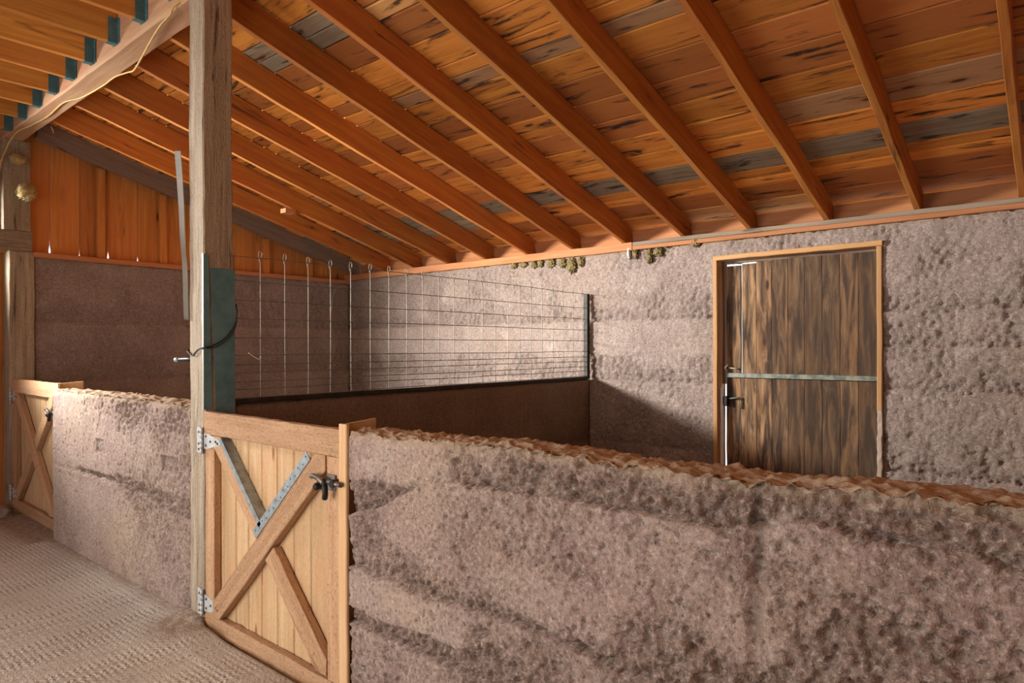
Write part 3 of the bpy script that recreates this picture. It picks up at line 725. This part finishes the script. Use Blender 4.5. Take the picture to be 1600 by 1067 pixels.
# ------------------------------------------------------------------ gates
def tri_strap(bm, x0, x1, h0, h1, t, mw):
    pts = [(x0, -h0), (x0 + .03, -h0), (x1 - .012, -h1), (x1, -h1 * .4), (x1, h1 * .4), (x1 - .012, h1), (x0 + .03, h0), (x0, h0)]
    f = [bm.verts.new(mw @ Vector((x, -t, z))) for x, z in pts]; b = [bm.verts.new(mw @ Vector((x, 0, z))) for x, z in pts]
    bm.faces.new(f); bm.faces.new(list(reversed(b)))
    for k in range(len(pts)): bm.faces.new((f[k], b[k], b[(k + 1) % len(pts)], f[(k + 1) % len(pts)]))
def screw_bm(bm, x, y, z, r=.008, mi=0):
    m = Matrix.Translation((x, y, z)) @ Matrix.Rotation(R(90), 4, 'X')
    bmesh.ops.create_cone(bm, cap_ends=True, segments=8, radius1=r, radius2=r * .6, depth=.005, matrix=m)
def hinge(parent, z):
    bm = bmesh.new(); m = Matrix.Translation((0, -.001, z))
    box_bm(bm, (-.070, -.012, z - .070), (-.020, -.007, z + .070), .001)
    tri_strap(bm, -.004, .175, .045, .014, .004, m)
    h = finish('hinge', bm, M['hinge'], parent); h['label'] = 'galvanised T hinge'
    bm = bmesh.new()
    for q in range(5):
        tube_bm(bm, [(-.012, -.0145, z - .072 + .029 * q), (-.012, -.0145, z - .072 + .029 * q + .027)], .0085, 10)
    finish('hinge_pin', bm, M['hinge'], h)
    for (x, dz) in ((-.048, .045), (-.048, -.02), (-.048, -.05), (.02, .025), (.02, -.025), (.07, 0), (.13, .004), (.15, -.004)):
        bm = bmesh.new(); screw_bm(bm, x, -.0075 if x > 0 else -.014, z + dz); finish('screw', bm, M['iron'], h)
def gate(origin, straps, label, W, mirror):
    g = empty('stall_gate', origin); tag(g, label, 'gate', 'X braced stall gates')
    def B(name, p0, p1, up, w, t, mat=M['gateframe'], **k):
        o = beam(name, p0, p1, up, w, t, mat, g, **k); return o
    T = .040; yc = T / 2
    B('top_rail', (0, yc - .002, 1.117), (W, yc - .002, 1.114), (0, 0, 1), .124, T + .004, n=20, jit=.0022)
    B('bottom_rail', (0, yc - .001, .030), (W, yc - .001, .012), (0, 0, 1), .092, T + .002, n=20, jit=.003)
    B('stile', (.050, yc, .077), (.050, yc, 1.054), (1, 0, 0), .096, T, n=12, jit=.0015)
    B('stile', (W - .050, yc, .062), (W - .050, yc, 1.051), (1, 0, 0), .100, T, n=12, jit=.0015)
    def clip(o):
        bm = bmesh.new(); bm.from_mesh(o.data); inv = o.matrix_basis.inverted(); i3 = inv.to_3x3()
        for co, no in (((.099, 0, 0), (-1, 0, 0)), ((W - .101, 0, 0), (1, 0, 0)), ((0, 0, .079), (0, 0, -1)), ((0, 0, 1.053), (0, 0, 1))):
            r = bmesh.ops.bisect_plane(bm, geom=bm.verts[:] + bm.edges[:] + bm.faces[:], plane_co=inv @ Vector(co), plane_no=i3 @ Vector(no), clear_outer=True)
            ed = [e for e in r['geom_cut'] if isinstance(e, bmesh.types.BMEdge)]
            if ed: bmesh.ops.contextual_create(bm, geom=ed)
        bm.normal_update(); bm.to_mesh(o.data); bm.free()
    def ext(p, q, d=.14):
        v = (Vector(p) - Vector(q)).normalized() * d; return (p[0] + v.x, p[1] + v.y)
    # diagonal braces: one full, one in two halves
    a, b = (.150, .135), (W - .165, 1.00)
    c, d = (.170, 1.00), (W - .130, .10)
    if mirror: (a, b), (c, d) = (c, d), (a, b)
    yb = yc - .004
    a2, b2 = ext(a, b), ext(b, a)
    clip(B('brace', (a2[0], yb, a2[1]), (b2[0], yb, b2[1]), (1, 0, 0), .108, T + .006, n=16, jit=.0015))
    A, Bv = Vector((a[0], a[1])), Vector((b[0], b[1])); Cc, Dd = Vector((c[0], c[1])), Vector((d[0], d[1]))
    r1, r2 = Bv - A, Dd - Cc; den = r1.x * r2.y - r1.y * r2.x; t = ((A.x - Cc.x) * r1.y - (A.y - Cc.y) * r1.x) / -den * -1
    t = ((Cc.x - A.x) * r1.y - (Cc.y - A.y) * r1.x) / den
    I = Cc + r2 * t; dr = r2.normalized(); gap = .068
    e1, e2 = I - dr * gap, I + dr * gap
    c2, d2 = ext(c, d), ext(d, c)
    clip(B('brace', (c2[0], yb + .002, c2[1]), (e1.x, yb + .002, e1.y), (1, 0, 0), .106, T + .004, n=10))
    clip(B('brace', (e2.x, yb + .002, e2.y), (d2[0], yb + .002, d2[1]), (1, 0, 0), .106, T + .004, n=10))
    # tongue and groove boards behind
    bm = bmesh.new(); seams = [0.0, .125, .257, .385, .515, .66, .805, .947, 1.10, W]
    for k in range(len(seams) - 1):
        timber(bm, 1.12, seams[k + 1] - seams[k] - .003, .018, .0065, 3, .0006, k + 3, mw=Matrix.Translation((.02, 0, 0)) @ Matrix(((1, 0, 0, 0), (0, 1, 0, (seams[k] + seams[k + 1]) / 2), (0, 0, 1, 0), (0, 0, 0, 1))))
    bmesh.ops.recalc_face_normals(bm, faces=bm.faces)
    p = finish('board_panel', bm, M['gatewood'], g)
    p.matrix_local = Matrix(((0, 1, 0, 0), (0, 0, 1, T + .011), (1, 0, 0, 0.0), (0, 0, 0, 1)))
    hinge(g, 1.020); hinge(g, .128)
    # latch of bent black bars
    L = empty('latch', (0, 0, 0)); L.parent = g; L['label'] = 'black iron latch'
    x = W - .062
    LB = lambda n, pts, r, m='iron', s=10: tube(n, [Vector(q) + Vector((x, 0, 0)) for q in pts], r, M[m], L, s)
    LB('lever', spline([(-.108, -.030, .958), (-.075, -.036, .962), (-.035, -.038, .955), (-.010, -.036, .940)], 4), [.012] * 4 * 3 + [.010])
    LB('hook', spline([(-.012, -.034, .955), (.006, -.040, .93), (.010, -.040, .90), (.000, -.036, .872)], 4), [.009] * 4 + [.013] * 8 + [.011], 'black')
    LB('knob', [(-.072, -.006, .915), (-.072, -.034, .915), (-.072, -.042, .915)], [.016, .017, .010], 'black', 12)
    LB('bolt', [(-.01, -.026, .946), (.04, -.026, .944), (.105, -.026, .944)], .011)
    LB('guide', [(.052, -.001, .944), (.052, -.040, .944)], .017, 'black', 8)
    bm = bmesh.new(); box_bm(bm, (x - .03, -.008, .905), (x + .035, -.001, .975), .002); finish('latch_plate', bm, M['iron'], L)
    if straps:
        # steel angle over the upper edge of the left brace
        dd = Vector((e1.x - c[0], 0, e1.y - c[1])).normalized(); nrm = Vector((-dd.z, 0, dd.x))
        if nrm.x < 0: nrm = -nrm
        bm = bmesh.new(); s = Vector((c[0], 0, c[1])) + nrm * .054 - dd * .02; e = Vector((e1.x, 0, e1.y)) + nrm * .054 - dd * .004
        def slab(bm, s, e, off0, off1, yy0, yy1, mi=0):
            vs = []
            for q in (s, e):
                for (o_, y_) in ((off0, yy0), (off1, yy0), (off1, yy1), (off0, yy1)): vs.append(bm.verts.new(q + nrm * o_ + Vector((0, y_, 0))))
            for f in ((0, 1, 2, 3), (7, 6, 5, 4), (0, 4, 5, 1), (1, 5, 6, 2), (2, 6, 7, 3), (3, 7, 4, 0)): bm.faces.new([vs[i] for i in f]).material_index = mi
        slab(bm, s, e, .000, .004, -.012, T - .001); slab(bm, s, e, -.026, .004, -.0125, -.009)
        bmesh.ops.recalc_face_normals(bm, faces=bm.faces)
        o = finish('metal_strap', bm, M['galv'], g); o['label'] = 'galvanised angle on the broken brace'
        dd = Vector((b[0] - a[0], 0, b[1] - a[1])).normalized(); nrm = Vector((-dd.z, 0, dd.x))
        bm = bmesh.new(); s = Vector((I.x, 0, I.y)) + nrm * .054 - dd * .035; e = Vector((b[0], 0, b[1])) + nrm * .054 - dd * .015
        slab(bm, s, e, .000, .004, -.012, T - .001); slab(bm, s, e, -.006, .040, -.0125, -.0085)
        n = 15
        for k in range(n):
            q = s + (e - s) * ((k + .6) / n) + nrm * (.012 if k % 2 else .024)
            m = Matrix.Translation(q + Vector((0, -.0128, 0))) @ Matrix.Rotation(R(90), 4, 'X')
            r = bmesh.ops.create_circle(bm, cap_ends=True, segments=8, radius=.0042, matrix=m)
            for v in r['verts']:
                for f in v.link_faces: f.material_index = 1
        o = finish('metal_strap', bm, None, g, mats=[M['galv'], M['holes']]); o['label'] = 'punched galvanised strap'
    return g
gate((-3.640, .0, 0), True, 'near stall gate with galvanised straps on its X brace, hung on the big post', 1.23, False)
gate((-7.500, .05, .068), False, 'small far stall gate at the left edge, hung on the grey corner post', 1.23, True)
# jamb boards at the free ends of the half walls
def jamb(x, y, z1, label):
    r = empty('gate_jamb', (x, y, 0)); tag(r, label, 'jamb')
    o = beam('front_strip', (0, .004, -.02), (0, .004, z1 + .004), (1, 0, 0), .056, .018, M['jamb'], r, n=10, jit=.001)
    bm = bmesh.new(); pr = [(-.028, .014, -.02), (-.016, .014, -.02), (-.016, .19, -.02), (-.028, .19, -.02)]
    top = [(a, b, z1 - (.0 if b < .1 else -.012)) for a, b, c in pr]
    vs = [bm.verts.new(p) for p in pr] + [bm.verts.new(p) for p in top]
    for f in ((3, 2, 1, 0), (4, 5, 6, 7), (0, 1, 5, 4), (1, 2, 6, 5), (2, 3, 7, 6), (3, 0, 4, 7)): bm.faces.new([vs[i] for i in f])
    finish('side_board', bm, M['jamb'], r)
jamb(-2.378, -.008, 1.198, 'tan jamb board lining the half wall end beside the near gate latch')
jamb(-6.222, .04, 1.245, 'tan jamb board lining the far half wall end beside the far gate')

# ------------------------------------------------------------------ wire panel on the partition
wp = empty('wire_fence', (-3.69, 2.0, 1.205)); tag(wp, 'galvanised wire mesh panel standing on top of the brown partition wall', 'wire panel')
def WP(n, pts, r, m, seg=6): return tube(n, [Vector(p) - Vector((-3.69, 2.0, 1.205)) for p in pts], r, m, wp, seg)
xw = -3.675; ys = []
y = .186; k = 0
while y < 3.84:
    dy = .012 * noise.noise(Vector((k * 1.7, 2, 2)))
    zt = 2.055 + .012 * noise.noise(Vector((k * .37, 5, 5)))
    o = WP('vertical_wire', [(xw, y, 1.212), (xw + .002 * noise.noise(Vector((k, 1, 1))), y + dy, 1.62), (xw, y + dy * .6, zt)], .0030, M['wire'])
    # twisted eye on top
    pts = [(xw, y + dy * .6, zt - .008), (xw - .004, y + dy * .6 - .008, zt + .008), (xw, y + dy * .6 - .011, zt + .032), (xw, y + dy * .6 - .006, zt + .046), (xw, y + dy * .6 + .004, zt + .048), (xw, y + dy * .6 + .010, zt + .034), (xw + .004, y + dy * .6 + .004, zt + .012), (xw, y + dy * .6 - .006, zt - .004), (xw, y + dy * .6 + .003, zt - .022)]
    e = WP('wire_eye', spline(pts, 3), .0026, M['wire'], 5); e.parent = o; 
    y += .1635; k += 1
for z in (2.058, 1.918, 1.807, 1.700, 1.589, 1.486, 1.430, 1.385, 1.333, 1.291, 1.240):
    pts = [(xw + .004, .18 + .467 * i, z + .006 * noise.noise(Vector((i * .8, z * 9, 1))) + (.012 * math.sin(math.pi * i / 7.85) if z > 2 else 0)) for i in range(8)] + [(xw + .004, 3.855, z)]
    WP('horizontal_wire', spline(pts, 3), .0027, M['wiredark'], 5)
bm = bmesh.new(); o3 = Vector((-3.69, 2.0, 1.205))
box_bm(bm, Vector((-3.70, 3.845, 1.212)) - o3, Vector((-3.655, 3.851, 2.06)) - o3, .001); box_bm(bm, Vector((-3.661, 3.851, 1.212)) - o3, Vector((-3.655, 3.892, 2.06)) - o3, .001)
finish('end_angle', bm, M['rustangle'], wp)
bm = bmesh.new(); box_bm(bm, Vector((-3.715, .18, 1.207)) - o3, Vector((-3.655, 3.845, 1.213)) - o3, .001); box_bm(bm, Vector((-3.661, .18, 1.213)) - o3, Vector((-3.655, 3.845, 1.236)) - o3, .001)
finish('bottom_angle', bm, M['rustangle'], wp)
o = tube('string', spline([(-3.668, .27, 1.50), (-3.664, .30, 1.478), (-3.662, .335, 1.462), (-3.664, .345, 1.475)], 4), .003, M['string']); tag(o, 'short bit of white string caught on the wire panel beside the big post', 'string')
o = tube('wire_hook', spline([(XE + .012, 3.60, 2.02), (XE + .012, 3.62, 2.2), (XE + .012, 3.67, 2.32), (XE + .02, 3.78, 2.37), (XE + .02, 3.87, 2.36)], 5), .006, M['wire']); tag(o, 'bent grey wire in the corner where the end wall meets the back wall', 'wire')

# ------------------------------------------------------------------ plank door in the back wall
dr = empty('door_1', (-1.71, YB, 0)); struct(dr)
D = lambda p: Vector(p) - Vector((-1.71, YB, 0))
fr = empty('door_frame', (0, 0, 0)); fr.parent = dr
def DB(name, p0, p1, up, w, t, mat, par, **k): return beam(name, D(p0), D(p1), up, w, t, mat, par, **k)
DB('jamb', (-2.349, YB + .06, -.02), (-2.349, YB + .06, 2.283), (1, 0, 0), .038, .16, M['doorframe'], fr, n=12)
DB('jamb', (-1.066, YB + .06, 1.05), (-1.066, YB + .06, 2.285), (1, 0, 0), .036, .16, M['doorframe'], fr, n=10)
o = DB('jamb_splice', (-1.069, YB + .058, -.02), (-1.066, YB + .06, 1.047), (1, 0, 0), .034, .155, M['worn'], fr, n=30, jit=.004); o['label'] = 'worn pale lower jamb'
DB('head', (-2.368, YB + .06, 2.304), (-1.048, YB + .06, 2.308), (0, 0, 1), .040, .16, M['doorframe'], fr, n=12)
DB('door_stop', (-2.318, YB + .125, 1.2), (-2.318, YB + .125, 2.28), (1, 0, 0), .030, .03, M['greyrafter'], fr, n=6)
DB('door_stop', (-2.32, YB + .125, 2.276), (-1.09, YB + .125, 2.276), (0, 0, 1), .026, .03, M['greyrafter'], fr, n=6)
seams = [-2.292, -2.160, -2.026, -1.896, -1.765, -1.634, -1.498, -1.365, -1.232, -1.0865]
def leaf(name, z0, zt, x0, seed):
    bm = bmesh.new()
    for k in range(9):
        a, b = seams[k], seams[k + 1]
        if k == 0: a = x0
        z1 = zt((a + b) / 2); gap = .0006
        ga = .0098 if k == 1 and z0 > 1.2 else gap
        timber(bm, z1 - z0, b - a - gap - ga, .024, .0025, 8, .0012, seed + k, mw=frame(((a + b) / 2 + (ga - gap) / 2, YB + .10, z0), ((a + b) / 2 + (ga - gap) / 2, YB + .10, z1), (1, 0, 0)))
    bmesh.ops.recalc_face_normals(bm, faces=bm.faces)
    o = finish(name, bm, M['doorwood'], dr); org = Matrix.Translation((-1.71, YB + .1, z0)) @ Matrix.Rotation(R(-90), 4, 'Y')
    o.data.transform(org.inverted()); o.matrix_local = Matrix.Translation((0, .1, z0)) @ Matrix.Rotation(R(-90), 4, 'Y'); return o
up_ = leaf('upper_leaf', 1.285, lambda x: interp([(-2.3, 2.232), (-2.1, 2.245), (-1.9, 2.262), (-1, 2.262)], x), -2.292, 1)
lo_ = leaf('lower_leaf', .03, lambda x: 1.276, -2.290, 20)
bm = bmesh.new(); mt = Matrix.Translation((0, 0, 0))
a, b = D((-2.285, YB + .055, 1.262)), D((-1.10, YB + .086, 1.300))
box_bm(bm, a, (b[0], a[1] + .005, b[2]), .001); box_bm(bm, (a[0], a[1] + .005, b[2] - .005), (b[0], b[1], b[2]), .001)
o = finish('crossbar', bm, M['bar'], dr); o['label'] = 'scuffed green metal bar across the door'
bm = bmesh.new(); tube_bm(bm, [D((-2.27, YB + .06, 1.31)), D((-2.285, YB + .04, 1.345)), D((-2.26, YB + .05, 1.37))], .008, 6); tube_bm(bm, [D((-2.26, YB + .07, 1.345)), D((-2.18, YB + .07, 1.335))], .007, 6); 
finish('bar_hook', bm, M['wire'], o)
lt = empty('latch', (0, 0, 0)); lt.parent = dr
bm = bmesh.new(); box_bm(bm, D((-2.305, YB + .03, 1.01)), D((-2.262, YB + .085, 1.095)), .004); finish('latch_case', bm, M['black'], lt)
bm = bmesh.new(); tube_bm(bm, [D(p) for p in spline([(-2.262, YB + .06, 1.075), (-2.22, YB + .05, 1.08), (-2.175, YB + .055, 1.085), (-2.155, YB + .07, 1.07), (-2.15, YB + .075, .99)], 3)], .007, 7); finish('latch_handle', bm, M['bar'], lt)
# white strip painted as the daylight seen where the lower leaf stands clear of the frame
DB('daylight_strip', (-2.313, YB + .045, .0), (-2.309, YB + .045, 1.17), (1, 0, 0), .030, .03, M['string'], fr, n=20, jit=.002)['label'] = 'white strip painted as daylight in the gap'

# ------------------------------------------------------------------ olive clumps along the plate
cl = [(-4.64, 2.425, .05, .030), (-4.50, 2.425, .05, .032), (-4.36, 2.415, .042, .040), (-4.27, 2.42, .04, .034), (-4.13, 2.415, .05, .045), (-3.985, 2.405, .048, .050), (-3.875, 2.375, .060, .075), (-3.76, 2.40, .042, .05), (-3.14, 2.425, .03, .05), (-2.99, 2.395, .03, .075), (-2.90, 2.42, .05, .04), (-2.82, 2.47, .018, .026), (-2.53, 2.475, .045, .05)]
cn = ['leftmost olive clump of the row under the wall plate', 'second olive clump from the left under the wall plate', 'third olive clump from the left under the wall plate', 'fourth olive clump from the left under the wall plate', 'fifth olive clump from the left under the wall plate', 'sixth olive clump, just left of the largest one',
      'largest hanging olive clump under the wall plate', 'olive clump directly right of the largest one', 'small dark clump at the butt joint of the wall plate', 'narrow hanging clump right of the plate joint', 'flat olive clump right of the narrow hanging one', 'tiny olive clump stuck on the plate face', 'rightmost olive clump, on the plate left of the plank door']
for k, ((x, z, w, h), lb) in enumerate(zip(cl, cn)):
    o = lump('moss_clump', (x, YB - .008, z - h * .15), (w * .85, .018, h * .85), M['moss'], k + 2, 4, .75, 3.2); tag(o, lb, 'clump', 'olive clumps under the plate')
o = lump('foam_drip', (-3.205, YB - .015, 2.43), (.016, .02, .055), M['string'], 3, 3, .5, 2.5); tag(o, 'white dried foam drip at the butt joint of the wall plate', 'foam drip')

# ------------------------------------------------------------------ rest of the aisle (beyond the frame): end wall with a loft window, outer wall with a doorway; second opening and near wall added for the light
def board_wall(name, org, L, H, axis, holes, mat):
    bm = bmesh.new(); n = int(L / .24)
    for k in range(n):
        a, b = L * k / n, L * (k + 1) / n - .002
        segs = [(0, H)]
        for (h0, h1, z0, z1) in holes:
            if h0 <= (a + b) / 2 <= h1:
                segs = [s for s in ((0, z0), (z1, H)) if s[1] - s[0] > .02]
        for (z0, z1) in segs:
            p0 = Vector(org) + Vector(axis) * ((a + b) / 2)
            timber(bm, z1 - z0, b - a, .024, .002, 3, .0008, k, mw=frame(p0 + Vector((0, 0, z0)), p0 + Vector((0, 0, z1)), axis))
    bmesh.ops.recalc_face_normals(bm, faces=bm.faces); o = finish(name, bm, mat)
    m = Matrix.Translation(org) @ Matrix.Rotation(R(-90), 4, 'Y'); o.data.transform(m.inverted()); o.matrix_world = m
    return struct(o)
board_wall('wall_aisle_end', (-7.80, -4.3, 0), 4.56, 3.82, (0, 1, 0), [(2.2, 3.8, 2.25, 2.9)], M['gable'])
board_wall('wall_aisle_side', (-7.8, -4.3, 0), 9.4, 3.82, (1, 0, 0), [(1.8, 5.4, 0, 2.5), (6.6, 8.4, 0, 2.8)], M['gable'])

board_wall('wall_added_near', (1.66, -4.3, 0), 8.6, 3.82, (0, 1, 0), [], M['gable'])  # unseen wall added to shut out sky light at the near end

# ------------------------------------------------------------------ light
def area(name, loc, target, sx, sy, power, col):
    l = bpy.data.lights.new(name, 'AREA'); l.shape = 'RECTANGLE'; l.size = sx; l.size_y = sy; l.energy = power; l.color = col
    o = bpy.data.objects.new(name, l); COL.objects.link(o); o.location = loc
    o.rotation_euler = (Vector(target) - Vector(loc)).to_track_quat('-Z', 'Y').to_euler(); return o
area('loft_window_daylight', (-7.75, -1.3, 2.58), (-3.4, 3.9, 1.5), 1.5, .6, 190, (1, .965, .92)).data.spread = R(75)
area('added_end_fill', (-7.75, -2.6, 1.1), (-3.0, -.6, .9), 2.0, 2.0, 8, (1, .97, .93))  # added lamp for grazing light along the aisle; the wall has no doorway here
area('side_doorway_daylight', (-3.6, -4.3, 1.3), (.9, 0, 1.5), 2.8, 2.4, 160, (1, .965, .92))
area('added_rear_fill', (-.4, -4.2, 1.5), (-1.0, 0, 1.6), 1.8, 2.6, 24, (1, .95, .88))  # added soft fill from behind the camera, in an opening made for it
w = bpy.data.worlds.new('sky'); SC.world = w; w.use_nodes = True
nt = w.node_tree; nt.nodes.clear(); bg = nt.nodes.new('ShaderNodeBackground'); ou = nt.nodes.new('ShaderNodeOutputWorld')
sk = nt.nodes.new('ShaderNodeTexSky'); sk.sky_type = 'PREETHAM' if 'PREETHAM' in [i.identifier for i in sk.bl_rna.properties['sky_type'].enum_items] else 'NISHITA'
mx = nt.nodes.new('ShaderNodeMix'); mx.data_type = 'RGBA'; mx.inputs[0].default_value = .85
nt.links.new(sk.outputs[0], mx.inputs[6]); mx.inputs[7].default_value = (1, .97, .93, 1)
nt.links.new(mx.outputs[2], bg.inputs[0]); bg.inputs[1].default_value = 1.1
nt.links.new(bg.outputs[0], ou.inputs[0])

# ------------------------------------------------------------------ camera
cam = bpy.data.cameras.new('camera'); co = bpy.data.objects.new('camera', cam); COL.objects.link(co)
cam.sensor_width = 36; cam.lens = 36 * 1038.65 / 1600; cam.shift_y = 8.82 / 1600; cam.clip_start = .05
yaw, roll = .6924, .0024
co.matrix_world = Matrix.Translation((0, -1.7387, 1.53)) @ Matrix.Rotation(yaw, 4, 'Z') @ Matrix.Rotation(R(90), 4, 'X') @ Matrix.Rotation(-roll, 4, 'Z')
SC.camera = co
vs = SC.view_settings; vs.view_transform = 'Standard'; vs.look = 'None'; vs.exposure = 0.2; vs.gamma = 1; vs.use_curve_mapping = False
